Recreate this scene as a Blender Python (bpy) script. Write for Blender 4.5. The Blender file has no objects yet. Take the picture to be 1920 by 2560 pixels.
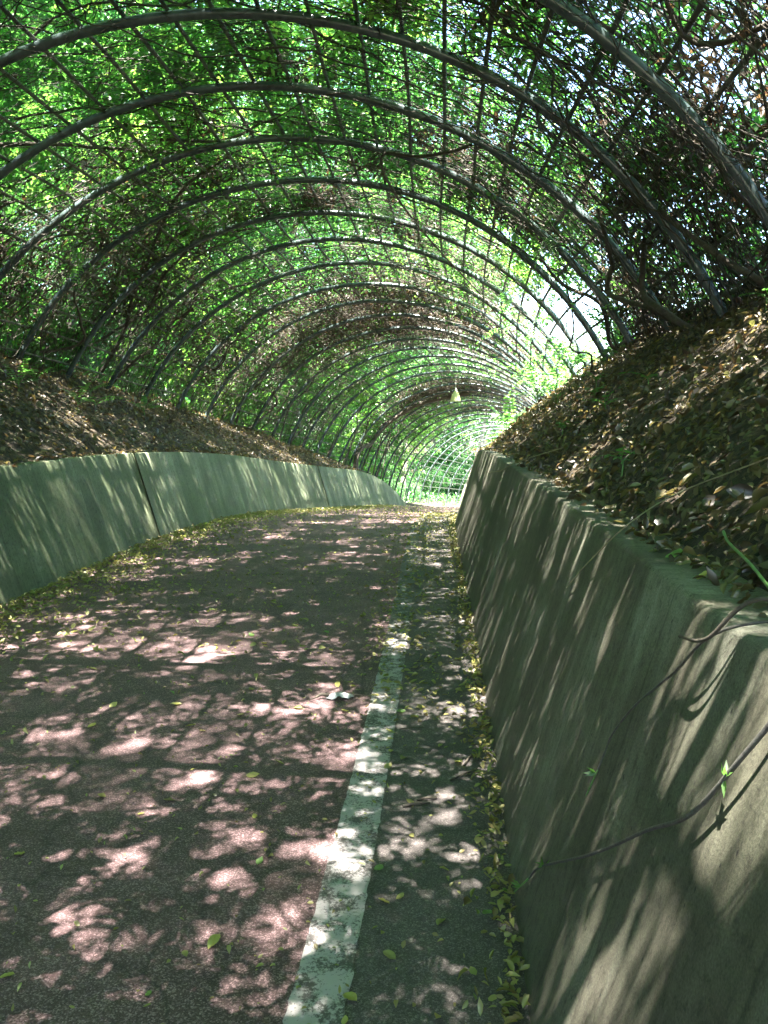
import bpy, math, random
import numpy as np
from mathutils import Vector, Matrix

rng = np.random.default_rng(11)
random.seed(11)
SC = bpy.context.scene
COL = SC.collection

# ------------------------------------------------------------------ camera, sky, sun, exposure
PITCH = 0.1095
EYE = Vector((0, 0, 1.5))
cam_d = bpy.data.cameras.new('camera')
cam_d.sensor_fit = 'VERTICAL'
cam_d.angle = 2 * math.atan(1280 / 2072)
cam_d.clip_start = 0.05
cam_d.clip_end = 2000
cam = bpy.data.objects.new('camera', cam_d)
COL.objects.link(cam)
cam.location = EYE
cam.rotation_euler = (math.pi / 2 - PITCH, 0, 0)
SC.camera = cam
SC.render.resolution_x, SC.render.resolution_y = 768, 1024

SUN = Vector((-0.05, -0.25, 1.0)).normalized()
world = bpy.data.worlds.new('World')
SC.world = world
world.use_nodes = True
wn = world.node_tree
sky = wn.nodes.new('ShaderNodeTexSky')
sky.sky_type = 'NISHITA'
sky.sun_disc = False
sky.sun_elevation = math.asin(SUN.z)
sky.sun_rotation = math.pi
bg = wn.nodes['Background']
bg.inputs['Strength'].default_value = 0.05
wn.links.new(sky.outputs[0], bg.inputs['Color'])
sun_d = bpy.data.lights.new('sun', 'SUN')
sun_d.energy = 5.0
sun_d.angle = math.radians(0.53)
sun_d.color = (1.0, 0.95, 0.88)
sun = bpy.data.objects.new('sun', sun_d)
COL.objects.link(sun)
sun.rotation_euler = SUN.to_track_quat('Z', 'Y').to_euler()

SC.view_settings.view_transform = 'Standard'
SC.view_settings.look = 'None'
SC.view_settings.exposure = 4.9
SC.view_settings.gamma = 1
cy = SC.cycles
cy.max_bounces = 8
cy.diffuse_bounces = 5
cy.glossy_bounces = 2
cy.transmission_bounces = 4
cy.sample_clamp_indirect = 6.0
cy.use_denoising = True

# ------------------------------------------------------------------ the path: plan curve and profile
KN = np.array([-10, 0, 8, 16, 24, 34, 42, 46, 56, 80.])
KK = np.array([0, -.0115, -.0003, .0226, -.0008, .0005, .001, .03, .05, .05])
GG = np.array([0, 0, .009, -.092, -.0856, -.118, -.13, -.13, -.13, -.10])
DT = 0.1
TT = np.arange(0, 80, DT)
_k = np.interp(TT, KN, KK)
_th = 0.106 + np.cumsum(_k) * DT
_g = np.interp(TT, KN, GG)
_x = -1.8265 + np.cumsum(np.sin(_th)) * DT
_y = np.cumsum(np.cos(_th)) * DT
_z = np.cumsum(_g) * DT
_tb = np.arange(-14, 0, DT)
TT = np.concatenate([_tb, TT])
_x = np.concatenate([-1.8265 + np.sin(.106) * _tb, _x])
_y = np.concatenate([np.cos(.106) * _tb, _y])
_z = np.concatenate([_tb * 0, _z])
_th = np.concatenate([_tb * 0 + .106, _th])

def P(t, o, h=0.0):
    """point beside the path: t metres along, o metres to the right, h above the road"""
    t = np.asarray(t, float); o = np.asarray(o, float)
    x = np.interp(t, TT, _x); y = np.interp(t, TT, _y)
    z = np.interp(t, TT, _z); th = np.interp(t, TT, _th)
    return np.stack(np.broadcast_arrays(x + np.cos(th) * o, y - np.sin(th) * o, z + h), -1)

def head(t):
    return float(np.interp(t, TT, _th))

R_ARCH, H_ARCH, SPACING, T_FIRST = 4.5, 0.085, 1.4535, 6.6393
W_R, W_L, WH_R, WH_L, BAT = 2.0, 1.733, 1.113, 1.075, 0.327

def shell(t, phi, r):
    """point on the tunnel: phi from the right springing to the left"""
    return P(t, r * np.cos(phi), H_ARCH + r * np.sin(phi))

def wall_h_left(t):
    return np.interp(t, [-14, 24.3, 26, 27.5, 28.8, 29.6, 30], [WH_L, WH_L, .99, .8, .5, .22, .02])

def wall_h_right(t):
    return np.interp(t, [-14, 36, 42], [WH_R, WH_R, .02])

def bank_l(t):
    return np.interp(t, [-14, 12, 15, 20, 26, 32, 38, 80], [2.35, 2.3, 2.12, 2.0, 1.65, .75, .3, .2])

def bank_r(t):
    return np.interp(t, [-14, 12, 30, 40, 50, 80], [2.4, 2.4, 2.3, .8, .2, .2])

def lump(x, y, s):
    return (np.sin(x * 1.7 * s + y * 1.1 * s + 1.3) + np.sin(x * .6 * s - y * 2.3 * s) + np.sin(x * 2.9 * s + y * .4 * s + 4)) / 3

def ground_h(t, o):
    t = np.asarray(t, float); o = np.asarray(o, float)
    t, o = np.broadcast_arrays(t, o)
    hr = wall_h_right(t); br = np.maximum(bank_r(t), hr)
    drop = np.interp(t, [-14, 6, 10, 80], [.1, .1, -.45, -.45])
    far_r = br + np.where(o < 5, (o - 4.05) * .35, .33 + (o - 5) * drop)
    far_r = np.maximum(far_r, -6)
    R = np.where(o < 2.5, hr - .02, np.where(o < 4.05, hr - .02 + (br - hr) * (np.maximum(o - 2.5, 0) / 1.55) ** .9, far_r))
    a = -o
    hl = wall_h_left(t); bl = np.maximum(bank_l(t), hl)
    sl = np.interp(t, [-14, 18, 30, 80], [.42, .38, .12, .1])
    L = np.where(a < 2.2, hl - .02, np.where(a < 4.0, hl - .02 + (bl - hl) * (np.maximum(a - 2.2, 0) / 1.8) ** .9, bl + (a - 4.0) * sl))
    L = np.minimum(L, 14)
    h = np.where(o > 0, R, L)
    amp = np.clip((np.abs(o) - 2.5) / 1.2, 0, 1) * .07
    return h + amp * lump(t, o, 1.0) + amp * .4 * lump(t, o, 3.1)

def G(t, o, dh=0.0):
    return P(t, o, ground_h(t, o) + dh)

# ------------------------------------------------------------------ helpers
def link(o, parent=None):
    COL.objects.link(o)
    if parent is not None:
        o.parent = parent
    return o

def mesh_np(name, V, F, mat, parent=None, uv=None, rnd=None, smooth=False):
    V = np.asarray(V, np.float32).reshape(-1, 3)
    F = np.asarray(F, np.int32)
    me = bpy.data.meshes.new(name)
    n, k = F.shape
    me.vertices.add(len(V)); me.vertices.foreach_set('co', V.ravel())
    me.loops.add(n * k); me.loops.foreach_set('vertex_index', F.ravel())
    me.polygons.add(n)
    me.polygons.foreach_set('loop_start', np.arange(0, n * k, k, dtype=np.int32))
    me.polygons.foreach_set('loop_total', np.full(n, k, np.int32))
    if smooth:
        me.polygons.foreach_set('use_smooth', np.ones(n, bool))
    if uv is not None:
        l = me.uv_layers.new(name='UVMap')
        l.data.foreach_set('uv', np.asarray(uv, np.float32)[F.ravel()].ravel())
    if rnd is not None:
        a = me.attributes.new('rnd', 'FLOAT', 'POINT')
        a.data.foreach_set('value', np.asarray(rnd, np.float32))
    me.update(calc_edges=True)
    me.materials.append(mat)
    return link(bpy.data.objects.new(name, me), parent)

def grid(U, W):
    """quads for a U x W vertex grid"""
    i = np.arange(U - 1)[:, None] * W + np.arange(W - 1)[None, :]
    return np.stack([i, i + 1, i + W + 1, i + W], -1).reshape(-1, 4)

def tube(path, rad, sides=6, caps=True):
    path = np.asarray(path, float); n = len(path)
    rad = np.broadcast_to(np.asarray(rad, float), (n,))
    tan = np.gradient(path, axis=0); tan /= np.linalg.norm(tan, axis=1)[:, None] + 1e-9
    ref = np.array([0.31, 0.17, 0.93])
    if abs(tan.mean(0) @ ref) > .9:
        ref = np.array([0.9, 0.3, 0.1])
    u = np.cross(tan, ref); u /= np.linalg.norm(u, axis=1)[:, None] + 1e-9
    v = np.cross(tan, u)
    a = np.arange(sides) * 2 * np.pi / sides
    V = path[:, None] + rad[:, None, None] * (np.cos(a)[None, :, None] * u[:, None] + np.sin(a)[None, :, None] * v[:, None])
    i = np.arange(n - 1)[:, None] * sides; j = np.arange(sides)[None, :]; j2 = (j + 1) % sides
    F = np.stack([i + j, i + j2, i + sides + j2, i + sides + j], -1).reshape(-1, 4)
    V = V.reshape(-1, 3)
    if caps:
        c0, c1 = len(V), len(V) + 1
        V = np.vstack([V, path[:1], path[-1:]])
        e = (n - 1) * sides
        jj = np.arange(sides); jn = (jj + 1) % sides
        F = np.vstack([F, np.stack([jj * 0 + c0, jn, jj, jj], -1)[:, [0, 1, 2, 2]] * 0 + np.stack([jn, jj, jj * 0 + c0, jj * 0 + c0], -1),
                       np.stack([e + jj, e + jn, jj * 0 + c1, jj * 0 + c1], -1)])
    return V, F

class Bag:
    """collects tubes of four-sided faces for one mesh"""
    def __init__(s): s.V, s.F, s.n = [], [], 0
    def add(s, V, F):
        s.V.append(V); s.F.append(F + s.n); s.n += len(V)
    def tube(s, path, rad, sides=5, caps=False):
        s.add(*tube(path, rad, sides, caps))
    def build(s, name, mat, parent=None, smooth=True, rnd=None):
        return mesh_np(name, np.vstack(s.V), np.vstack(s.F), mat, parent, smooth=smooth, rnd=rnd)

def fix_tris(o):
    """drop degenerate corners of the cap faces"""
    bpy.data.meshes[o.data.name].validate()
    return o

def empty(name, loc=(0, 0, 0)):
    e = bpy.data.objects.new(name, None)
    e.empty_display_size = .1
    e.location = loc
    return link(e)

def tag(o, label=None, cat=None, group=None, kind=None):
    if label: o['label'] = label
    if cat: o['category'] = cat
    if group: o['group'] = group
    if kind: o['kind'] = kind
    return o

def spline(pts, n):
    """Catmull-Rom through 3-d points"""
    p = np.asarray(pts, float)
    p = np.vstack([2 * p[0] - p[1], p, 2 * p[-1] - p[-2]])
    m = len(p) - 3
    s = np.linspace(0, m - 1e-6, n); i = s.astype(int); u = (s - i)[:, None]
    a, b, c, d = p[i], p[i + 1], p[i + 2], p[i + 3]
    return .5 * (2 * b + (c - a) * u + (2 * a - 5 * b + 4 * c - d) * u ** 2 + (3 * b - a - 3 * c + d) * u ** 3)

# ------------------------------------------------------------------ materials
def new_mat(name):
    m = bpy.data.materials.new(name); m.use_nodes = True
    nt = m.node_tree; b = nt.nodes['Principled BSDF']
    return m, nt, b

def nd(nt, typ, **kw):
    n = nt.nodes.new(typ)
    for k, v in kw.items():
        if k.startswith('i_'):
            key = k[2:]
            n.inputs[int(key) if key.isdigit() else key.replace('_', ' ')].default_value = v
        else:
            setattr(n, k, v)
    return n

def ramp(nt, src, stops):
    r = nt.nodes.new('ShaderNodeValToRGB')
    el = r.color_ramp.elements
    while len(el) < len(stops): el.new(.5)
    for e, (p, c) in zip(el, stops):
        e.position = p; e.color = tuple(c) + (1,) if len(c) == 3 else c
    nt.links.new(src, r.inputs[0])
    return r.outputs[0]

def coords(nt, kind='Object', scale=(1, 1, 1)):
    tc = nt.nodes.new('ShaderNodeTexCoord'); mp = nt.nodes.new('ShaderNodeMapping')
    mp.inputs['Scale'].default_value = scale
    nt.links.new(tc.outputs[kind], mp.inputs[0])
    return mp.outputs[0]

def noise(nt, vec, scale, detail=4, rough=.6):
    n = nd(nt, 'ShaderNodeTexNoise'); n.inputs['Scale'].default_value = scale
    n.inputs['Detail'].default_value = detail; n.inputs['Roughness'].default_value = rough
    nt.links.new(vec, n.inputs['Vector'])
    return n.outputs['Fac']

def mix(nt, fac, a, b, mode='MIX'):
    m = nt.nodes.new('ShaderNodeMix'); m.data_type = 'RGBA'; m.blend_type = mode
    for s, k in ((fac, 0), (a, 6), (b, 7)):
        if hasattr(s, 'is_linked') or hasattr(s, 'links'):
            nt.links.new(s, m.inputs[k])
        else:
            m.inputs[k].default_value = s if k == 0 else (tuple(s) + (1,))
    return m.outputs[2]

def bump(nt, b, h, strength=.3, dist=.01):
    n = nt.nodes.new('ShaderNodeBump')
    n.inputs['Strength'].default_value = strength; n.inputs['Distance'].default_value = dist
    nt.links.new(h, n.inputs['Height']); nt.links.new(n.outputs[0], b.inputs['Normal'])

def mat_asphalt(name, dark, lite, stone):
    m, nt, b = new_mat(name)
    c = coords(nt)
    v = nd(nt, 'ShaderNodeTexVoronoi'); v.inputs['Scale'].default_value = 210
    nt.links.new(c, v.inputs['Vector'])
    grain = noise(nt, c, 300, 3, .7)
    big = noise(nt, c, 1.1, 5, .6)
    base = ramp(nt, big, [(.3, dark), (.7, lite)])
    sep = nt.nodes.new('ShaderNodeSeparateColor'); nt.links.new(v.outputs['Color'], sep.inputs[0])
    st = ramp(nt, sep.outputs[0], [(.55, (0, 0, 0)), (.95, (1, 1, 1))])
    stc = mix(nt, st, base, stone)
    gr = ramp(nt, grain, [(.35, (.35, .35, .35)), (.65, (1.25, 1.25, 1.25))])
    out = mix(nt, 1.0, stc, gr, 'MULTIPLY')
    out = mix(nt, 1.0, out, ramp(nt, noise(nt, c, 3.4, 6, .7), [(.36, (.7, .7, .68)), (.6, (1.08, 1.06, 1.06))]), 'MULTIPLY')
    wob = nt.nodes.new('ShaderNodeMixRGB'); wob.inputs[0].default_value = .22
    nz = nd(nt, 'ShaderNodeTexNoise'); nz.inputs['Scale'].default_value = 3.0; nz.inputs['Detail'].default_value = 5
    nt.links.new(c, nz.inputs['Vector']); nt.links.new(c, wob.inputs[1]); nt.links.new(nz.outputs['Color'], wob.inputs[2])
    ck = nd(nt, 'ShaderNodeTexVoronoi', feature='DISTANCE_TO_EDGE'); ck.inputs['Scale'].default_value = .75
    nt.links.new(wob.outputs[0], ck.inputs['Vector'])
    out = mix(nt, ramp(nt, ck.outputs['Distance'], [(.002, (.5, .5, .5)), (.005, (0, 0, 0))]), out, (.014, .012, .011))
    nt.links.new(out, b.inputs['Base Color'])
    b.inputs['Roughness'].default_value = .85
    bump(nt, b, grain, .6, .004)
    return m

M = {}
M['red_asphalt'] = mat_asphalt('red_asphalt', (.072, .042, .042), (.125, .07, .071), (.29, .19, .195))
M['grey_asphalt'] = mat_asphalt('grey_asphalt', (.066, .055, .052), (.105, .089, .084), (.18, .155, .147))

def mat_line():
    m, nt, b = new_mat('worn_white_paint')
    c = coords(nt)
    w = noise(nt, c, 80, 6, .85); w2 = noise(nt, c, 9, 5, .75)
    add = nd(nt, 'ShaderNodeMath', operation='ADD'); nt.links.new(w, add.inputs[0]); nt.links.new(w2, add.inputs[1])
    uvn = nt.nodes.new('ShaderNodeTexCoord'); sx = nt.nodes.new('ShaderNodeSeparateXYZ'); nt.links.new(uvn.outputs['UV'], sx.inputs[0])
    wear = nd(nt, 'ShaderNodeMapRange'); nt.links.new(sx.outputs[0], wear.inputs[0])
    for k_, v_ in ((1, 4.5), (2, 9.5), (3, 0.0), (4, .3)): wear.inputs[k_].default_value = v_
    sb = nd(nt, 'ShaderNodeMath', operation='SUBTRACT'); nt.links.new(add.outputs[0], sb.inputs[0]); nt.links.new(wear.outputs[0], sb.inputs[1])
    nt.links.new(ramp(nt, sb.outputs[0], [(.9, (.065, .058, .055)), (.99, (.18, .164, .16)), (1.12, (.32, .29, .288))]), b.inputs['Base Color'])
    b.inputs['Roughness'].default_value = .8
    bump(nt, b, w, .5, .004)
    return m
M['line'] = mat_line()

def mat_wall(name, dark, mid, lite, moss):
    m, nt, b = new_mat(name)
    uv = coords(nt, 'UV')
    def sc(sx, sy):
        mp = nt.nodes.new('ShaderNodeMapping'); mp.inputs['Scale'].default_value = (sx, sy, 1)
        nt.links.new(uv, mp.inputs[0]); return mp.outputs[0]
    streak = noise(nt, sc(3.2, .55), 1.0, 7, .7)
    fine = noise(nt, sc(42, 1.6), 1.0, 4, .6)
    blot = noise(nt, sc(1.1, 1.3), 1.0, 5, .6)
    a = nd(nt, 'ShaderNodeMath', operation='MULTIPLY_ADD'); nt.links.new(fine, a.inputs[0]); a.inputs[1].default_value = .28; nt.links.new(streak, a.inputs[2])
    a2 = nd(nt, 'ShaderNodeMath', operation='MULTIPLY_ADD'); nt.links.new(blot, a2.inputs[0]); a2.inputs[1].default_value = .75; nt.links.new(a.outputs[0], a2.inputs[2])
    nr = nd(nt, 'ShaderNodeMapRange'); nt.links.new(a2.outputs[0], nr.inputs[0])
    nr.inputs[1].default_value = .76; nr.inputs[2].default_value = 1.3
    col = ramp(nt, nr.outputs[0], [(.15, dark), (.5, mid), (.9, lite)])
    mo = ramp(nt, noise(nt, sc(.7, .9), 1.0, 4, .6), [(.45, (0, 0, 0)), (.62, (1, 1, 1))])
    col = mix(nt, mo, col, mix(nt, .55, col, moss))
    # form boards
    wv = nd(nt, 'ShaderNodeTexBrick'); wv.inputs['Scale'].default_value = 1
    wv.offset = 0
    wv.inputs['Color1'].default_value = (.82, .82, .82, 1); wv.inputs['Color2'].default_value = (1.12, 1.12, 1.12, 1)
    wv.inputs['Mortar'].default_value = (.62, .62, .6, 1)
    wv.inputs['Mortar Size'].default_value = .006; wv.inputs['Brick Width'].default_value = .29; wv.inputs['Row Height'].default_value = 9
    nt.links.new(uv, wv.inputs['Vector'])
    col = mix(nt, .85, col, mix(nt, 1.0, col, wv.outputs['Color'], 'MULTIPLY'))
    pit = nd(nt, 'ShaderNodeTexVoronoi'); pit.inputs['Scale'].default_value = 24
    nt.links.new(sc(1.6, 1), pit.inputs['Vector'])
    pm = ramp(nt, pit.outputs['Distance'], [(.07, (1, 1, 1)), (.16, (0, 0, 0))])
    pr = nt.nodes.new('ShaderNodeSeparateColor'); nt.links.new(pit.outputs['Color'], pr.inputs[0])
    gate = ramp(nt, pr.outputs[1], [(.66, (0, 0, 0)), (.7, (1, 1, 1))])
    pf = mix(nt, 1.0, pm, gate, 'MULTIPLY')
    col = mix(nt, pf, col, (.012, .012, .01))
    grit = noise(nt, sc(160, 160), 1.0, 3, .7)
    col = mix(nt, 1.0, col, ramp(nt, grit, [(.33, (.6, .6, .6)), (.67, (1.25, 1.25, 1.25))]), 'MULTIPLY')
    spk = noise(nt, sc(34, 26), 1.0, 5, .75)
    col = mix(nt, 1.0, col, ramp(nt, spk, [(.36, (.55, .53, .5)), (.48, (1, 1, 1)), (.7, (1.15, 1.15, 1.15))]), 'MULTIPLY')
    nt.links.new(col, b.inputs['Base Color'])
    b.inputs['Roughness'].default_value = .78
    hsum = nd(nt, 'ShaderNodeMath', operation='MULTIPLY_ADD'); nt.links.new(grit, hsum.inputs[0]); hsum.inputs[1].default_value = .4; nt.links.new(streak, hsum.inputs[2])
    bump(nt, b, grit, .3, .004)
    return m
M['wall_right'] = mat_wall('stained_concrete', (.05, .043, .029), (.092, .085, .058), (.18, .18, .138), (.065, .068, .04))
M['wall_left'] = mat_wall('mossy_concrete', (.075, .09, .045), (.135, .155, .088), (.235, .255, .165), (.07, .1, .036))

def mat_soil():
    m, nt, b = new_mat('leaf_mould')
    c = coords(nt)
    v = nd(nt, 'ShaderNodeTexVoronoi'); v.inputs['Scale'].default_value = 26; nt.links.new(c, v.inputs['Vector'])
    s = nt.nodes.new('ShaderNodeSeparateColor'); nt.links.new(v.outputs['Color'], s.inputs[0])
    col = ramp(nt, s.outputs[0], [(0, (.018, .013, .008)), (.5, (.05, .036, .02)), (.8, (.085, .06, .03)), (1, (.13, .10, .05))])
    n = noise(nt, c, 60, 4, .7)
    col = mix(nt, 1.0, col, ramp(nt, n, [(.3, (.4, .4, .4)), (.7, (1.2, 1.2, 1.2))]), 'MULTIPLY')
    nt.links.new(col, b.inputs['Base Color']); b.inputs['Roughness'].default_value = .9
    bump(nt, b, n, .8, .03)
    return m
M['soil'] = mat_soil()

def mat_far_ground():
    m, nt, b = new_mat('woodland_floor')
    c = coords(nt)
    col = ramp(nt, noise(nt, c, .8, 6, .7), [(.3, (.03, .05, .015)), (.6, (.06, .10, .03)), (.8, (.08, .07, .035))])
    nt.links.new(col, b.inputs['Base Color']); b.inputs['Roughness'].default_value = .9
    return m
M['floor'] = mat_far_ground()

def mat_leaf(name, dif, trn, gloss=.06, tw=.55):
    """thin leaf: reflects and lets light through; colours vary leaf by leaf"""
    m, nt, b = new_mat(name)
    nt.nodes.remove(b)
    out = nt.nodes['Material Output']
    at = nd(nt, 'ShaderNodeAttribute', attribute_name='rnd')
    f = at.outputs['Fac']
    n = len(dif)
    d = ramp(nt, f, [(i / max(n - 1, 1), c) for i, c in enumerate(dif)])
    n = len(trn)
    t = ramp(nt, f, [(i / max(n - 1, 1), c) for i, c in enumerate(trn)])
    D = nt.nodes.new('ShaderNodeBsdfDiffuse'); T = nt.nodes.new('ShaderNodeBsdfTranslucent')
    nt.links.new(d, D.inputs[0]); nt.links.new(t, T.inputs[0])
    mx = nt.nodes.new('ShaderNodeMixShader'); mx.inputs[0].default_value = tw
    nt.links.new(D.outputs[0], mx.inputs[1]); nt.links.new(T.outputs[0], mx.inputs[2])
    gl = nt.nodes.new('ShaderNodeBsdfGlossy'); gl.inputs['Roughness'].default_value = .45
    m2 = nt.nodes.new('ShaderNodeMixShader'); m2.inputs[0].default_value = gloss
    nt.links.new(mx.outputs[0], m2.inputs[1]); nt.links.new(gl.outputs[0], m2.inputs[2])
    nt.links.new(m2.outputs[0], out.inputs[0])
    return m
M['vine_leaf'] = mat_leaf('vine_leaf', [(.028, .062, .02), (.045, .095, .028), (.065, .105, .028)], [(.05, .21, .035), (.13, .40, .058), (.38, .60, .09)])
M['tree_leaf'] = mat_leaf('tree_leaf', [(.025, .06, .024), (.04, .09, .032), (.055, .10, .032)], [(.04, .19, .05), (.08, .30, .065), (.17, .38, .07)])
M['plant_leaf'] = mat_leaf('plant_leaf', [(.05, .11, .03), (.08, .16, .045), (.10, .17, .05)], [(.12, .36, .06), (.18, .46, .07), (.26, .5, .08)])
M['litter'] = mat_leaf('litter_leaf', [(.022, .015, .009), (.05, .035, .019), (.08, .063, .029), (.135, .112, .048), (.062, .068, .026)], [(.10, .05, .02), (.22, .14, .05), (.3, .22, .07), (.36, .28, .09), (.16, .2, .04)], .08, .3)
M['drift'] = mat_leaf('drift_leaf', [(.09, .062, .028), (.2, .165, .055), (.25, .23, .075), (.15, .17, .05)], [(.36, .30, .06), (.44, .42, .10), (.3, .4, .07), (.14, .28, .05)], .06, .3)
M['dead_leaf'] = mat_leaf('dead_hanging_leaf', [(.018, .012, .008), (.045, .029, .018), (.10, .072, .048)], [(.08, .04, .02), (.14, .08, .03), (.2, .13, .06)], .05, .25)

def mat_simple(name, a, bcol, scale=8, rough=.7, stretch=(1, 1, 1), bs=.3, metal=0):
    m, nt, b = new_mat(name)
    c = coords(nt, 'Object', stretch)
    n = noise(nt, c, scale, 5, .65)
    nt.links.new(ramp(nt, n, [(.3, a), (.7, bcol)]), b.inputs['Base Color'])
    b.inputs['Roughness'].default_value = rough
    b.inputs['Metallic'].default_value = metal
    bump(nt, b, n, bs, .01)
    return m
M['steel'] = mat_simple('painted_steel', (.036, .052, .052), (.085, .112, .112), 9, .26, bs=.1)
M['rod'] = mat_simple('weathered_rod', (.035, .042, .032), (.085, .098, .075), 14, .55, bs=.1)
M['stem'] = mat_simple('vine_bark', (.025, .02, .014), (.085, .07, .05), 30, .8)
M['twig'] = mat_simple('twig_bark', (.018, .015, .010), (.075, .063, .045), 12, .75)
M['bark'] = mat_simple('tree_bark', (.05, .043, .034), (.17, .15, .12), 7, .85, (1, 1, .25), .8)
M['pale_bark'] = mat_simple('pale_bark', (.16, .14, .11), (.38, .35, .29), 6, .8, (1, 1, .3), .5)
M['green_stem'] = mat_simple('green_shoot', (.07, .16, .04), (.13, .25, .07), 20, .5)
M['grey_stem'] = mat_simple('grey_runner', (.033, .031, .027), (.08, .076, .066), 60, .6)
M['straw'] = mat_simple('straw', (.16, .14, .08), (.28, .24, .14), 30, .7)

# ------------------------------------------------------------------ setting: road, verge, line, ground
def strip(name, t0, t1, dt, o0, o1, h, mat, n=2, kind='structure'):
    t = np.arange(t0, t1 + 1e-6, dt); o = np.linspace(o0, o1, n)
    V = P(t[:, None], o[None, :], h)
    U = np.stack(np.broadcast_arrays(t[:, None], o[None, :]), -1).reshape(-1, 2)
    return tag(mesh_np(name, V, grid(len(t), n)[:, ::-1], mat, smooth=True, uv=U), kind=kind)

strip('road', -13, 76, .5, -W_L - .06, 1.47, 0.0, M['red_asphalt'], 6)
strip('verge', -13, 76, .5, 1.462, W_R + .06, 0.004, M['grey_asphalt'], 3)
ln = strip('edge_line', -3, 40, .025, 1.387, 1.537, 0.008, M['line'], 4)
co_ = np.zeros(len(ln.data.vertices) * 3, np.float32); ln.data.vertices.foreach_get('co', co_); co_ = co_.reshape(-1, 4, 3)
co_[:, 0, :2] += rng.normal(0, .002, (len(co_), 1)); co_[:, 3, :2] += rng.normal(0, .002, (len(co_), 1))
ln.data.vertices.foreach_set('co', co_.ravel()); ln.data.update()

def bank(name, sgn, omax, mat):
    t = np.arange(-13, 76.01, .3)
    o = np.concatenate([[1.85 if sgn < 0 else 2.12], np.arange(2.1 if sgn < 0 else 2.36, 5.5, .13), np.linspace(5.7, omax, 24)]) * sgn
    T2, O2 = np.meshgrid(t, o, indexing='ij')
    H = ground_h(T2, O2)
    V = P(T2, O2, H)
    V[:, 0, 2] = P(t, o[0], 0)[:, 2] - .15
    F = grid(len(t), len(o))
    if sgn > 0: F = F[:, ::-1]
    return tag(mesh_np(name, V, F, mat, smooth=True), kind='structure')
bank('slope_left', -1, 45, M['soil'])
bank('slope_right', 1, 17, M['soil'])
tag(mesh_np('ground', [(-700, -500, -9), (700, -500, -9), (700, 900, -9), (-700, 900, -9)], [(0, 1, 2, 3)], M['floor']), kind='structure')

# ------------------------------------------------------------------ retaining walls, cast in panels
def retaining_wall(sgn, w, hfun, joints, mat, label):
    root = empty('retaining_wall', P(joints[0], sgn * w, 0))
    tag(root, label, 'wall')
    inv = Matrix.Translation(-Vector(root.location))
    for a, b in zip(joints[:-1], joints[1:]):
        t = np.linspace(a + (.025 if sgn < 0 else .01), b - (.025 if sgn < 0 else .01), max(3, int((b - a) / .25)))
        h = hfun(t)
        rows, us = [], []
        for (k, top) in ((0, -.12), (0, .0), (0, .25), (0, .5), (0, .75), (0, .988), (1, 1.0), (2, 1.0), (3, -.1)):
            hh = np.where(top < 0, top, h * top)
            off = w + BAT * np.maximum(hh, 0) / WH_R
            if k == 1: off = off + .007
            if k == 2: off = off + .24
            if k == 3: off = w + BAT + .24
            rows.append(P(t, sgn * off, hh)); us.append(np.stack([t, np.maximum(hh, 0) * 1.04 + (.0, .02, .24, .5)[k]], -1))
        V = np.stack(rows, 1); U = np.stack(us, 1)
        n = len(rows)
        F = grid(len(t), n)
        # end faces
        e0 = np.array([[0, i, i + 1, n - 1] for i in range(1, n - 2)]); e1 = e0[:, ::-1] + (len(t) - 1) * n
        F = np.vstack([F, e0, e1])
        if sgn > 0: F = F[:, ::-1]
        o = mesh_np('wall_panel', V - np.array(root.location), F, mat, root, uv=U.reshape(-1, 2))
    return root
retaining_wall(-1, W_L, wall_h_left, [-12, .1, 10.2, 20.5, 30], M['wall_left'], 'mossy green concrete retaining wall along the left edge of the road')
retaining_wall(1, W_R, wall_h_right, [-12, -1.2, 13.4, 24, 42], M['wall_right'], 'brown stained sloping concrete retaining wall along the right edge of the road')

# ------------------------------------------------------------------ the trellis tunnel
trellis = empty('trellis_tunnel', P(T_FIRST, 0, 0))
tag(trellis, 'dark green steel pipe trellis tunnel arching over the whole road', 'trellis')
T0 = np.array(trellis.location)
for k in range(-6, 43):
    t = T_FIRST + (k - 2) * SPACING
    phi = np.linspace(.02, np.pi - .02, 150)
    o = R_ARCH * np.cos(phi); h = H_ARCH + R_ARCH * np.sin(phi)
    keep = np.where(h > ground_h(t, o) - .25)[0]
    keep = keep[(keep > 2) & (keep < 147)]
    p = np.linspace(phi[keep[0]], phi[keep[-1]], 56)
    wob = .012 * np.sin(p * 5 + k * 1.7)
    V, F = tube(shell(t, p, R_ARCH + wob) - T0, .041, 10)
    fix_tris(mesh_np('arch_rib', V, F, M['steel'], trellis, smooth=True))
NP_ = 33
for j in range(NP_):
    phi = math.radians(17) + j * math.radians(146) / (NP_ - 1)
    t = np.arange(-4.5, 63, .5)
    path = shell(t, phi + .006 * np.sin(t * .7 + j), R_ARCH + .062 + .008 * np.sin(t * 1.9 + j * 2))
    hgt = H_ARCH + R_ARCH * math.sin(phi)
    ok = hgt > ground_h(t, R_ARCH * math.cos(phi)) - .12
    idx = np.where(ok)[0]
    if len(idx) < 4: continue
    V, F = tube(path[idx[0]:idx[-1] + 1] - T0, .018, 6)
    fix_tris(mesh_np('purlin', V, F, M['rod'], trellis, smooth=True))

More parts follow.
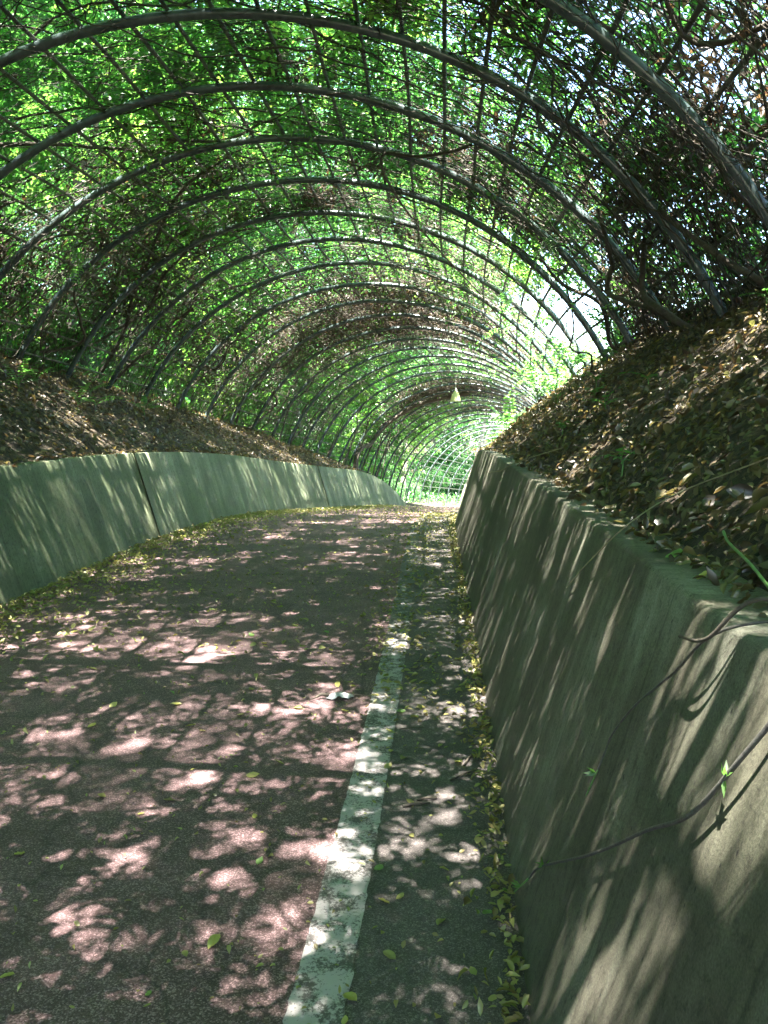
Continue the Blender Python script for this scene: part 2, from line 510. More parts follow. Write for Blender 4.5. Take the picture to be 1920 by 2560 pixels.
# ------------------------------------------------------------------ leaves
def leaf_cloud(pos, axis, normal, length, width, fold=.25):
    """one folded kite (2 triangles stored as a quad pair) for every leaf"""
    n = len(pos)
    axis = axis / (np.linalg.norm(axis, axis=1)[:, None] + 1e-9)
    side = np.cross(axis, normal); side /= np.linalg.norm(side, axis=1)[:, None] + 1e-9
    nn = np.cross(side, axis)
    L = np.broadcast_to(length, (n,))[:, None]; W = np.broadcast_to(width, (n,))[:, None]
    a = pos; b = pos + axis * L
    mid = pos + axis * L * .42 + nn * W * fold
    l = mid + side * W * .5; r = mid - side * W * .5
    V = np.stack([a, l, b, r], 1).reshape(-1, 3)
    i = np.arange(n)[:, None] * 4
    F = np.concatenate([i + [[0, 2, 1]], i + [[0, 3, 2]]], 1).reshape(-1, 3)
    return V, F

def leaf_cloud6(pos, axis, normal, length, width, curl):
    """pointed oval leaves, folded along the rib and curled"""
    n = len(pos)
    axis = axis / (np.linalg.norm(axis, axis=1)[:, None] + 1e-9)
    side = np.cross(axis, normal); side /= np.linalg.norm(side, axis=1)[:, None] + 1e-9
    nn = np.cross(side, axis)
    L = np.broadcast_to(length, (n,))[:, None]; W = np.broadcast_to(width, (n,))[:, None]; c = np.asarray(curl)[:, None]
    f = rng.uniform(.1, .5, (n, 1)); j = lambda: rng.uniform(.75, 1.2, (n, 1))
    q = lambda a, w, z: pos + axis * L * a + side * W * w + nn * z
    rows = [q(0, 0, 0), q(.25, .42 * j(), W * f), q(.62, .44 * j(), W * f - c * L * .18), q(1, 0, -c * L * .55), q(.62, -.44 * j(), W * f - c * L * .18), q(.25, -.42 * j(), W * f), q(.45, .02, -c * L * .06)]
    V = np.stack(rows, 1).reshape(-1, 3)
    i = np.arange(n)[:, None] * 7
    F = np.concatenate([i + [[6, 0, 1]], i + [[6, 1, 2]], i + [[6, 2, 3]], i + [[6, 3, 4]], i + [[6, 4, 5]], i + [[6, 5, 0]]], 1).reshape(-1, 3)
    return V, F

def compound(pos, axis, normal, nl, ll, lw, length):
    """pinnate leaves: nl leaflets each"""
    n = len(pos)
    axis = axis / (np.linalg.norm(axis, axis=1)[:, None] + 1e-9)
    side = np.cross(axis, normal); side /= np.linalg.norm(side, axis=1)[:, None] + 1e-9
    nn = np.cross(side, axis)
    ps, ax, no, ln = [], [], [], []
    pairs = (nl - 1) // 2
    for i in range(pairs):
        f = .22 + .7 * i / max(pairs, 1)
        c = pos + axis * (length * f)[:, None] - nn * (length * .25 * f * f)[:, None]
        for s in (-1, 1):
            ps.append(c); ax.append(side * s + axis * .45 - nn * .25 + rng.normal(0, .15, (n, 3))); no.append(nn + rng.normal(0, .25, (n, 3)))
            ln.append(np.full(n, ll) * rng.uniform(.8, 1.15, n))
    ps.append(pos + axis * (length * .9)[:, None] - nn * (length * .2)[:, None]); ax.append(axis - nn * .3); no.append(nn); ln.append(np.full(n, ll))
    pos, ax, no, ln = np.vstack(ps), np.vstack(ax), np.vstack(no), np.concatenate(ln)
    return leaf_cloud(pos, ax, no, ln, ln * (lw / ll))

def rand_dirs(n):
    v = rng.normal(0, 1, (n, 3)); return v / np.linalg.norm(v, axis=1)[:, None]

def vine_density(t, ph):
    d = np.degrees(ph)
    n = .55 + .55 * lump(t * .9, d * .045, 1.0) + .35 * lump(t * 2.3 + 5, d * .11, 1.0)
    n = np.clip(n, .08, 1.15)
    hole = np.exp(-(((t - 16) / 6) ** 2 + ((d - 36) / 16) ** 2) * 1.1)
    n *= 1 - .92 * np.clip(hole * 1.5, 0, 1)
    low_left = np.interp(d, [95, 120, 145, 155], [1, 1.3, 1.2, .85])
    low_right = np.interp(d, [18, 40], [.45, 1])
    n *= low_left * low_right
    gap = np.exp(-(((t - 29) / 5.0) ** 2 + ((d - 48) / 20) ** 2))
    n *= 1 - .8 * np.clip(gap * 1.4, 0, 1)
    n *= np.interp(t, [41, 44, 62, 64], [1, 0.04, .04, .3])
    return n

def vine_leaves(name, t0, t1, count, nl, ll, lw, length, seedlabel):
    per = 9
    t = rng.uniform(t0, t1, count // per); ph = np.radians(rng.uniform(14, 166, count // per))
    keep = rng.uniform(0, 1, len(t)) < vine_density(t, ph)
    t, ph = t[keep], ph[keep]
    r = R_ARCH + .2 + rng.gamma(1.6, .30, len(t))
    t, ph, r = np.repeat(t, per), np.repeat(ph, per), np.repeat(r, per); n = len(t)
    t = t + rng.normal(0, .065, n); ph = ph + rng.normal(0, .065, n) / R_ARCH; r = np.maximum(r + rng.normal(0, .07, n), R_ARCH + .08)
    pos = shell(t, ph, r)
    nrm = pos - shell(t, ph, 1.0)
    nrm = nrm / np.linalg.norm(nrm, axis=1)[:, None] * .8 + np.array([0, 0, .7])
    ax = rand_dirs(n) + np.array([0, 0, -.25])
    L = rng.uniform(.75, 1.2, n) * length
    V, F = compound(pos, ax, nrm + rng.normal(0, .35, (n, 3)), nl, ll, lw, L)
    base = np.clip(.5 + .3 * lump(t, np.degrees(ph) * .05, .8) + rng.normal(0, .18, n), 0, 1)
    rn = np.repeat(np.tile(base, len(V) // (4 * n)), 4)
    return tag(mesh_np(name, V, F, M['vine_leaf'], rnd=rn), seedlabel, 'foliage', kind='stuff')

vine_leaves('vine_foliage', -8, 13, 92000, 7, .08, .042, .22, 'pinnate green vine foliage covering the near part of the trellis')
vine_leaves('vine_foliage', 13, 63, 98000, 5, .11, .058, .22, 'green vine foliage covering the far part of the trellis')

# ------------------------------------------------------------------ twig tangle and dead mats
def wander(t, ph, r, n, step, circ, drift):
    """a twig creeping over the trellis; circ = how strongly it follows the arches"""
    a = rng.uniform(0, 2 * np.pi) if rng.uniform() > circ else rng.choice([0, np.pi]) + rng.normal(0, .45)
    pts = []
    for i in range(n):
        pts.append((t, ph, r))
        a += rng.normal(0, .28)
        ph += math.cos(a) * step / R_ARCH; t += math.sin(a) * step
        r = np.clip(r + rng.normal(0, drift), R_ARCH - .12, R_ARCH + .8)
    q = np.array(pts)
    return shell(q[:, 0], q[:, 1], q[:, 2])

tw = Bag()
for i in range(11500):
    near = i < 7200
    t = rng.uniform(-2, 15) if near else rng.uniform(14, 42)
    ph = math.radians(rng.triangular(16, 80, 160))
    if rng.uniform() < .18 and near:
        t, ph = rng.uniform(3, 10), math.radians(rng.uniform(20, 62))
    if rng.uniform() < .2:
        t, ph = rng.uniform(6, 27), math.radians(rng.uniform(118, 158))
    n = int(rng.integers(8, 18))
    hole = math.exp(-(((t - 15.5) / 5.5) ** 2 + ((math.degrees(ph) - 34) / 16) ** 2))
    if rng.uniform() < hole * 1.1: continue
    if rng.uniform() < .55 * math.exp(-((math.degrees(ph) - 92) / 30) ** 2): continue
    r0 = rng.choice([.002, .003, .0045, .007], p=[.34, .36, .21, .09]) * (1 if near else 1.7)
    p = wander(t, ph, R_ARCH - .08 + rng.gamma(1.6, .11), n, rng.uniform(.08, .17), .62, .022)
    tw.tube(p, np.linspace(r0, r0 * .45, n), 3)
for i in range(1300):
    n = int(rng.integers(9, 16))
    p = wander(rng.uniform(4.5, 15), math.radians(rng.uniform(48, 135)), R_ARCH - .05 + rng.gamma(1.5, .10), n, rng.uniform(.08, .15), .7, .02)
    tw.tube(p, np.linspace(.0032, .0015, n), 3)
for i in range(230):
    n = int(rng.integers(14, 26))
    t, ph = rng.uniform(3.5, 17), math.radians(rng.uniform(28, 142))
    if i % 3 == 0: t, ph = rng.uniform(3, 10), math.radians(rng.uniform(24, 66))
    if math.exp(-(((t - 15.5) / 5.5) ** 2 + ((math.degrees(ph) - 34) / 16) ** 2)) > .4: continue
    p = wander(t, ph, R_ARCH - .06 + rng.gamma(1.5, .08), n, rng.uniform(.12, .18), .75, .02)
    r0 = rng.uniform(.006, .013)
    tw.tube(p, np.linspace(r0, r0 * .5, n), 4)
tag(tw.build('twig_tangle', M['twig']), 'brown tangle of fine vine twigs over the trellis', 'twigs', kind='stuff')

mats = [(20.2, 92, 3.6, 38, 22000, .0), (33, 97, 2.4, 36, 11000, 0), (38.5, 80, 1.3, 30, 4000, 0), (6.0, 42, 1.9, 10, 1900, .2), (8.8, 33, 1.2, 7, 1300, .2), (6, 24, 1.5, 8, 1500, .2), (12.5, 130, 2.4, 9, 1500, .1), (17, 138, 3, 9, 1600, 0), (9, 140, 2.5, 8, 1300, 0), (11, 112, 2.0, 12, 900, 0), (9.5, 62, 2, 10, 900, 0)]
for i in range(30):
    mats.append((rng.uniform(4.5, 14), rng.uniform(42, 138), rng.uniform(.2, .45), rng.uniform(1.5, 4), int(rng.integers(60, 160)), 0))
V_, F_, R_, n0 = [], [], [], 0
dt_ = Bag()
for (tc, pc, st, sp, cnt, ex) in mats:
    t = rng.normal(tc, st * .6, cnt); ph = np.radians(np.clip(rng.normal(pc, sp * .6, cnt), 16, 164))
    pos = shell(t, ph, R_ARCH + .05 + rng.gamma(1.3, .10, cnt))
    V, F = leaf_cloud(pos, rand_dirs(cnt), rand_dirs(cnt), rng.uniform(.05, .12, cnt), rng.uniform(.02, .05, cnt), .4)
    V_.append(V); F_.append(F + n0); n0 += len(V); R_.append(np.repeat(rng.uniform(0, 1, cnt) ** 1.5, 4))
    for i in range(cnt // 14):
        n = 9
        p = wander(rng.normal(tc, st * .6), math.radians(rng.normal(pc, sp * .6)), R_ARCH + .1, n, .14, .7, .02)
        dt_.tube(p, np.linspace(.006, .003, n), 3)
tag(mesh_np('dead_leaf_mat', np.vstack(V_), np.vstack(F_), M['dead_leaf'], rnd=np.concatenate(R_)), 'dark brown mats of dead leaves caught in the vines', 'dead leaves', kind='stuff')
tag(dt_.build('dead_twig_mat', M['stem']), 'dark mats of dead twigs caught in the trellis roof', 'dead twigs', kind='stuff')

# ------------------------------------------------------------------ vine stems one can follow
def vine(pts, r0, r1, label, n=40, side=None, group=None, wig=.012, mat='stem', name='climbing_vine'):
    p = spline(pts, n)
    p = p + wig * np.cumsum(rng.normal(0, .5, (n, 3)), 0) * np.sin(np.linspace(0, np.pi, n))[:, None]
    o = p[0].copy()
    V, F = tube(p - o, np.linspace(r0, r1, n), 7)
    ob = fix_tris(mesh_np(name, V, F, M[mat], smooth=True)); ob.location = o
    return tag(ob, label, 'vine', group)

def S(t, deg, r=.0):
    return shell(t, math.radians(deg), R_ARCH + r)

vine([S(8.4, 63, .02), S(8.7, 66, -.06), S(9.0, 70, -.1), S(9.4, 75.5, -.08), S(10.4, 76, -.06), S(11.8, 73, -.05), S(13.6, 66, -.05), S(15.2, 57, -.03), S(17, 48, .02)], .019, .014, 'kinked bare vine stem bending sharply below the fourth arch from the top')
vine([S(6.3, 25, .1), S(6.9, 28, -.08), S(7.4, 33, -.16), S(7.7, 36, -.1), S(7.4, 40, .05)], .035, .025, 'dark looping vine stem at the foot of the nearest right arch')
vine([G(7.9, 4.0, -.05), S(7.8, 33, -.1), S(8.4, 38, -.2), S(8.2, 41, -.05), S(7.9, 46, .08)], .028, .02, 'thick crooked vine climbing beside the second right arch foot')
vine([G(11.2, 3.75, -.05), S(11.0, 31, -.2), S(11.6, 33.5, -.28), S(11.3, 37, -.12), S(10.6, 43, .03)], .016, .01, 'pale curly vine dangling in front of a right arch foot')
vine([G(31.2, -4.0, -.1), P(31.4, -4.0, 1.9), P(32.0, -3.9, 2.3), P(32.6, -3.75, 2.5), P(32.9, -3.5, 2.95), P(33.2, -2.9, 3.6), P(33.5, -1.9, 4.2), P(33.8, 0, 4.62)], .11, .08, 'very thick dark vine trunk arching up the left side behind the lamp', wig=.02)
vine([G(14.0, -4.3, -.05), S(13.6, 140, .12), S(12.9, 131, .1), S(12.0, 120, .12), S(10.8, 109, .1), S(10.2, 99, .12)], .035, .016, 'dark vine branch sweeping up left roof past the seventh arch')
vine([S(4.2, 142, .1), S(6.0, 133, .12), S(7.6, 122, .1), S(9.0, 112, .12), S(9.9, 104, .1)], .03, .014, 'dark vine branch running along the upper left roof')
vine([S(9.2, 106, .08), S(9.8, 98, .12), S(9.4, 90, .1), S(9.9, 82, .13), S(9.5, 74, .1)], .02, .01, 'horizontal vine branch crossing the roof between two arches')
for i in range(34):
    t = 9 + i * .88 + rng.uniform(-.3, .3)
    a = 152 - (i % 5) * 1.0
    top = rng.uniform(105, 128)
    ang = np.linspace(a, top, 6)
    base = G(t, -4.25 + rng.uniform(-.35, .25), -.05)
    pts = [base] + [S(t + rng.normal(0, .22), x, rng.uniform(-.1, .25)) for x in ang[1:]]
    r = rng.uniform(.012, .034)
    vine(pts, r, r * .5, 'dark climbing vine stem rising from the left bank through the trellis', 26, group='climbing vine stems along the left bank')
for i in range(12):
    t = 4.5 + i * .95 + rng.uniform(-.3, .3)
    base = G(t, 4.25 + rng.uniform(-.2, .4), -.05)
    pts = [base] + [S(t + rng.normal(0, .3), x, rng.uniform(-.05, .3)) for x in np.linspace(31, rng.uniform(45, 66), 5)]
    if 10.5 < t < 19: continue
    r = rng.uniform(.014, .03)
    vine(pts, r, r * .5, 'dark climbing vine stem rising from the right bank among dense twigs', 26, group='climbing vine stems on the right bank')

# ------------------------------------------------------------------ hanging lamp
lt = T_FIRST + 16 * SPACING
top = shell(lt, math.pi / 2 - .01, R_ARCH - .045)
lamp = empty('pendant_lamp', top - np.array([0, 0, .78]))
lamp.scale = (.9, .9, .97)
tag(lamp, 'pale yellow green bell shaped pendant lamp hanging under the far arches', 'lamp')
def lathe(prof, n=24):
    prof = np.array(prof); a = np.arange(n) * 2 * np.pi / n
    V = np.stack([prof[:, 0][:, None] * np.cos(a), prof[:, 0][:, None] * np.sin(a), np.broadcast_to(prof[:, 1][:, None], (len(prof), n))], -1).reshape(-1, 3)
    i = np.arange(len(prof) - 1)[:, None] * n; j = np.arange(n)[None]; j2 = (j + 1) % n
    return V, np.stack([i + j, i + j2, i + n + j2, i + n + j], -1).reshape(-1, 4)
def mat_shade():
    m, nt, b = new_mat('lamp_shade_plastic'); nt.nodes.remove(b)
    D = nt.nodes.new('ShaderNodeBsdfDiffuse'); D.inputs[0].default_value = (.55, .58, .32, 1)
    T = nt.nodes.new('ShaderNodeBsdfTranslucent'); T.inputs[0].default_value = (.7, .75, .42, 1)
    mx = nt.nodes.new('ShaderNodeMixShader'); nt.links.new(D.outputs[0], mx.inputs[1]); nt.links.new(T.outputs[0], mx.inputs[2])
    nt.links.new(mx.outputs[0], nt.nodes['Material Output'].inputs[0])
    return m
M['shade'] = mat_shade()
M['lamp_metal'] = mat_simple('lamp_metal', (.35, .33, .28), (.5, .48, .42), 20, .4)
M['bulb'] = mat_simple('bulb_glass', (.6, .6, .55), (.75, .75, .7), 4, .2)
V, F = lathe([(.2, 0), (.205, .015), (.19, .06), (.175, .14), (.15, .22), (.115, .29), (.08, .34), (.055, .37), (.05, .37), (.075, .335), (.11, .285), (.145, .215), (.17, .135), (.185, .055), (.198, 0), (.2, 0)])
mesh_np('lamp_shade', V, F, M['shade'], lamp, smooth=True)
V, F = lathe([(.0, .36), (.056, .365), (.06, .40), (.045, .45), (.03, .50), (.012, .52), (0, .52)])
mesh_np('lamp_cap', V, F, M['lamp_metal'], lamp, smooth=True)
V, F = tube([(0, 0, .51), (0, 0, .65), (0, 0, .80)], .008, 6)
mesh_np('hanger', V, F, M['lamp_metal'], lamp)
V, F = lathe([(.0, .08), (.03, .09), (.045, .13), (.04, .18), (.02, .24), (.02, .36), (0, .37)], 14)
mesh_np('bulb', V, F, M['bulb'], lamp, smooth=True)

# ------------------------------------------------------------------ trees
def make_crown(seed, n, rad, hgt, leaf, m=34, cr=.34):
    g = np.random.default_rng(seed)
    cl = g.normal(0, 1, (m, 3)); cl /= np.linalg.norm(cl, axis=1)[:, None]
    cl *= (g.uniform(.25, 1, m) ** .5)[:, None] * np.array([rad, rad, hgt * .5])
    w = g.uniform(.5, 1.4, m)
    k = g.choice(m, n, p=w / w.sum())
    d = g.normal(0, 1, (n, 3)); d /= np.linalg.norm(d, axis=1)[:, None]
    pos = cl[k] + d * (g.uniform(0, 1, n) ** .5 * rad * cr * w[k])[:, None] * np.array([1, 1, .6])
    ax = d * .6 + g.normal(0, .7, (n, 3)) + np.array([0, 0, -.3])
    nr = np.array([0, 0, 1.]) + g.normal(0, .5, (n, 3))
    V, F = leaf_cloud(pos, ax, nr, g.uniform(.8, 1.25, n) * leaf, g.uniform(.8, 1.2, n) * leaf * .5)
    rn = np.clip(g.uniform(0, 1, m)[k] * .6 + g.uniform(0, .4, n), 0, 1)
    return V, F, np.repeat(rn, 4), cl

protos = []
for s, (n, rad, hg, lf) in enumerate([(11000, 3.6, 5.0, .17), (10000, 3.2, 6.0, .17), (12000, 4.2, 4.6, .18), (9000, 2.8, 5.5, .16)]):
    V, F, rn, cl = make_crown(100 + s, n, rad, hg, lf)
    co = mesh_np('crown', V, F, M['tree_leaf'], rnd=rn)
    zt = 7.2
    b = Bag()
    lean = rng.normal(0, .5, 2)
    tr = np.array([[0, 0, -.6], [lean[0] * .1, lean[1] * .1, 1.5], [lean[0] * .5, lean[1] * .4, 4], [lean[0] * .6, lean[1] * .9, zt], [lean[0] * .3, lean[1] * .8, zt + 2]])
    p = spline(tr, 16); b.tube(p, np.linspace(.21, .05, 16), 9)
    for q in range(6):
        i = int(rng.integers(7, 15)); e = cl[rng.integers(len(cl))] * .8 + np.array([0, 0, zt])
        mid = (p[i] + e) / 2 + np.array([0, 0, -.3])
        b.tube(spline([p[i], mid, e], 8), np.linspace(.07, .015, 8), 5)
    to = b.build('trunk', M['bark'])
    protos.append((to.data, co.data, zt))
    bpy.data.objects.remove(to); bpy.data.objects.remove(co)

leaning = []
for s_ in range(3):
    V, F, rn, cl = make_crown(300 + s_, 31500, 4.7, 2.8, .105, 3600, .03)
    co = mesh_np('crown', V, F, M['tree_leaf'], rnd=rn)
    b = Bag()
    tr = np.array([[0, 0, -.6], [.05, .1, 1.5], [.5, .1 * s_, 4], [1.9, .2, 6.6], [3.6, .1, 8.6]])
    p = spline(tr, 18); b.tube(p, np.linspace(.17, .05, 18), 9)
    for q in range(7):
        i = int(rng.integers(9, 17)); e = cl[rng.integers(len(cl))] * .8 + np.array([3.8, 0, 8.8])
        b.tube(spline([p[i], (p[i] + e) / 2 + np.array([0, 0, -.2]), e], 8), np.linspace(.06, .012, 8), 5)
    to = b.build('trunk', M['bark'])
    leaning.append((to.data, co.data))
    bpy.data.objects.remove(to); bpy.data.objects.remove(co)

def leaning_tree(t, sgn, o, kind, scale, label, group):
    root = empty('tree', G(t, sgn * o)); root.scale = (scale,) * 3
    root.rotation_euler.z = -head(t) + (math.pi if sgn > 0 else 0) + rng.normal(0, .12)
    tag(root, label, 'tree', group)
    link(bpy.data.objects.new('trunk', leaning[kind % 3][0]), root)
    c = link(bpy.data.objects.new('crown', leaning[kind % 3][1]), root); c.location = (3.8, 0, 8.8)
    c.rotation_euler.z = rng.uniform(0, 6.28)
    return root

def tree(loc, scale, kind, rot, label, group=None, cz=None, bark=None, csc=1.0):
    root = empty('tree', loc); root.rotation_euler.z = rot; root.scale = (scale,) * 3
    tag(root, label, 'tree', group)
    tm, cm, zt = protos[kind % len(protos)]
    a = link(bpy.data.objects.new('trunk', tm), root)
    if bark:
        a.data = tm.copy(); a.data.materials[0] = bark
    c = link(bpy.data.objects.new('crown', cm), root); c.location = (0, 0, cz or zt); c.scale = (csc, csc, csc)
    return root

LH = 'leafy tree with a slim dark trunk on the slope behind the left trellis'
spots = [(1, -8.5), (5, -7.4), (8.5, -9), (11.5, -7.2), (15, -8.2), (18.5, -6.9), (22, -8.4), (25.5, -7.0), (29, -8.2), (33, -7.2), (37, -8.4), (41, -9.5),
         (3, -13), (9, -13.5), (15, -14), (21, -13), (27, -14), (33, -13), (39, -14.5), (46, -14), (12, -20), (24, -20), (36, -20), (48, -20), (2.5, -10.5), (7, -10.8), (10, -10.2), (13.5, -10.6), (17, -10.4), (20.5, -10.8), (24, -10.3), (28, -10.9), (31.5, -10.2), (35.5, -10.8)]
for i, (t, o) in enumerate(spots):
    t += rng.uniform(-.6, .6)
    tree(G(t, o), rng.uniform(.85, 1.15), i, rng.uniform(0, 6.28), LH, csc=1.1, group='trees on the slope behind the left trellis')
RH = 'leafy tree with a slim dark trunk behind the right side of the trellis'
for i, (t, o) in enumerate([(-3, 7), (1.5, 7.6), (5.5, 6.8), (8.6, 6.2), (12.5, 8.6)]):
    tree(G(t, o), rng.uniform(.85, 1.1), i + 1, rng.uniform(0, 6.28), RH, 'trees behind the right trellis')
FE = 'tall tree in the wood closing the view beyond the far end'
for i, (t, o) in enumerate([(46, -13), (50, -12.5), (54, -12), (58, -11.8), (62, -11.5), (67, -10.5), (72, -9), (44, -17), (48, -16.5), (53, -16), (62, -16), (50, -19), (58, -19), (66, -18), (74, -14), (44, -26), (54, -25), (64, -25)]):
    tree(G(t, o), rng.uniform(.95, 1.25), i, rng.uniform(0, 6.28), FE, 'trees beyond the far end', cz=(4.6 if i % 2 else 6.8), csc=1.5)
for i in range(11):
    leaning_tree(-5 + i * 4.3 + rng.uniform(-.5, .5) - (.9 if i == 1 else 0), -1, rng.uniform(5.6, 6.6), i, rng.uniform(.88, 1.05), 'slender tree outside the left trellis leaning over the tunnel roof', 'trees leaning over from the left')
for i, t in enumerate([-5, -1.8, 2.2, 6.0]):
    leaning_tree(t, 1, 7.4 if t == -1.8 else rng.uniform(5.6, 6.4), i + 1, rng.uniform(.88, 1.05), 'slender tree outside the right trellis leaning over the tunnel roof', 'trees leaning over from the right')
# low growth that fills in under the crowns
UG = 'low leafy shrub growing under the trees outside the trellis'
def shrub(loc, scale, kind, rot):
    root = empty('shrub', loc); root.rotation_euler.z = rot; root.scale = (scale, scale, scale * .8)
    tag(root, UG, 'shrub', 'shrubs outside the trellis')
    tm, cm, zt = protos[kind % 4]
    c = link(bpy.data.objects.new('foliage', cm), root); c.location = (0, 0, 2.0)
for i in range(44):
    t = 5 + i * 1.05 + rng.uniform(-.6, .6)
    shrub(G(t, -(rng.uniform(5.8, 7.5) if i % 2 else rng.uniform(8, 12))), rng.uniform(.32, .6) if i % 2 == 0 else rng.uniform(.26, .4), i, rng.uniform(0, 6.28))
for i in range(22):
    t = 44 + (i % 11) * 2.5
    shrub(G(t, -(8.5 if i < 11 else 11.5) - rng.uniform(0, 1.2)), rng.uniform(.5, .7) if i < 11 else rng.uniform(.8, 1.05), i, rng.uniform(0, 6.28))
# two pale trunks in full sun beyond the far end
def pale_trunk(pts, r0, r1, label):
    p = spline(pts, 18); o = p[0].copy()
    root = empty('tree', o); tag(root, label, 'tree')
    b = Bag(); b.tube(p - o, np.linspace(r0, r1, 18), 9)
    b.tube(spline([p[11] - o, p[13] - o + np.array([.6, .2, .3]), p[15] - o + np.array([1.5, .3, .9])], 8), np.linspace(r1, r1 * .4, 8), 6)
    b.build('trunk', M['pale_bark'], root)
    c = link(bpy.data.objects.new('crown', protos[1][1]), root); c.location = p[-1] - o; c.scale = (.6, .6, .6)
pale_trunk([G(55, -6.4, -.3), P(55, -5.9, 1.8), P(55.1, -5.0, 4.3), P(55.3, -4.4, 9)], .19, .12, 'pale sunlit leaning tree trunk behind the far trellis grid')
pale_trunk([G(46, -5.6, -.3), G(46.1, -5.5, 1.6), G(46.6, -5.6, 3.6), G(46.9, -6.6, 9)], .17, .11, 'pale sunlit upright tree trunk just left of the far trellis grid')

# ------------------------------------------------------------------ fallen leaves
def ground_frame(t, o):
    e = .15
    a = G(t, o + e) - G(t, o - e); b = G(t + e, o) - G(t - e, o)
    n = np.cross(a, b); n /= np.linalg.norm(n, axis=-1)[..., None]
    return n * np.sign(n[..., 2:3])

def scatter_bank(n, t0, t1, o0, o1, tpow, size, tilt, lift, rfun):
    t = t0 + (t1 - t0) * rng.uniform(0, 1, n) ** tpow; o = rng.uniform(o0, o1, n)
    nr = ground_frame(t, o)
    pos = G(t, o, .005) + nr * rng.uniform(0, lift, n)[:, None]
    nr2 = nr + rng.normal(0, tilt, (n, 3))
    ax = np.cross(nr2, rand_dirs(n))
    L = size * np.clip(rng.gamma(4.5, .2, n), .3, 2.2)
    V, F = leaf_cloud6(pos, ax, nr2, L, L * rng.uniform(.4, .7, n), rng.normal(.1, .5, n))
    return V, F, np.repeat(rfun(n), 7)

V_, F_, R_, n0 = [], [], [], 0
def put(a):
    global n0
    V, F, r = a
    V_.append(V); F_.append(F + n0); R_.append(r); n0 += len(V)
lit = lambda n: np.clip(rng.beta(1.1, 1.6, n), 0, 1)
put(scatter_bank(30000, 1.2, 15, 2.41, 5.2, 1.6, .038, .5, .045, lit))
put(scatter_bank(7000, 13, 34, 2.34, 4.6, 1.2, .08, .42, .05, lit))
put(scatter_bank(22000, 4, 30, -5.2, -2.07, 1.3, .055, .42, .05, lit))
put(scatter_bank(7000, 4, 34, -14, -5.0, 1.2, .12, .4, .04, lit))
tag(mesh_np('leaf_litter', np.vstack(V_), np.vstack(F_), M['litter'], rnd=np.concatenate(R_)), 'brown and olive fallen leaves carpeting both banks', 'leaf litter', kind='stuff')

def scatter_road(n, tfun, ofun, size, tilt, lift, rfun):
    t, o = tfun(n), ofun(n)
    pos = P(t, o, .012) + np.stack([np.zeros(n), np.zeros(n), rng.uniform(0, lift, n)], -1)
    nr = np.array([0, 0, 1.]) + rng.normal(0, tilt, (n, 3))
    ax = np.cross(nr, rand_dirs(n)); L = size * rng.uniform(.5, 1.3, n)
    V, F = leaf_cloud6(pos, ax, nr, L, L * rng.uniform(.4, .65, n), rng.normal(.05, .4, n))
    return V, F, np.repeat(rfun(n), 7)
V_, F_, R_, n0 = [], [], [], 0
u = lambda a, b: (lambda n: rng.uniform(a, b, n))
put(scatter_road(2400, lambda n: 1.2 + 18 * rng.uniform(0, 1, n) ** 1.2, lambda n: W_R - rng.exponential(.045, n) - .01, .034, .5, .03, lambda n: rng.beta(1.4, 2, n)))
put(scatter_road(1500, lambda n: 4 + 14 * rng.uniform(0, 1, n), lambda n: 1.55 + rng.normal(0, .16, n), .04, .35, .012, lambda n: rng.beta(1.3, 1.8, n)))
put(scatter_road(8500, lambda n: 3.5 + 22 * rng.uniform(0, 1, n), lambda n: -W_L + .02 + rng.exponential(.3, n), .045, .4, .025, lambda n: np.clip(rng.beta(2, 1.6, n), 0, 1)))
put(scatter_road(2600, lambda n: 5 + 20 * rng.uniform(0, 1, n), u(-1.5, 1.5), .042, .3, .01, lambda n: rng.uniform(0, 1, n)))
put(scatter_road(2000, u(1.6, 8), u(-1.7, 1.95), .02, .3, .008, lambda n: rng.uniform(0, 1, n)))
tag(mesh_np('leaf_drift', np.vstack(V_), np.vstack(F_), M['drift'], rnd=np.concatenate(R_)), 'small yellow leaves drifted along the wall feet and over the far road', 'fallen leaves', kind='stuff')

# ground cover on the slopes outside the trellis
n = 34000
t = rng.uniform(2, 62, n); o = -(4.6 + 16 * rng.uniform(0, 1, n) ** 1.4)
c_ = lump(t * 1.3, o * 1.1, 1.0) + .5 * lump(t * 3.1, o * 2.7, 1.0) > -.15
t, o = t[c_], o[c_]; n = len(t)
pos = G(t, o) + np.stack([0 * t, 0 * t, rng.uniform(0, 1, n) ** 1.6 * .7], -1)
V, F = leaf_cloud(pos, rand_dirs(n) + np.array([0, 0, .2]), np.array([0, 0, 1.]) + rng.normal(0, .4, (n, 3)), rng.uniform(.12, .22, n), rng.uniform(.06, .11, n))
tag(mesh_np('undergrowth', V, F, M['tree_leaf'], rnd=np.repeat(rng.uniform(0, 1, n), 4)), 'low green undergrowth covering the slope outside the trellis', 'undergrowth', kind='stuff')

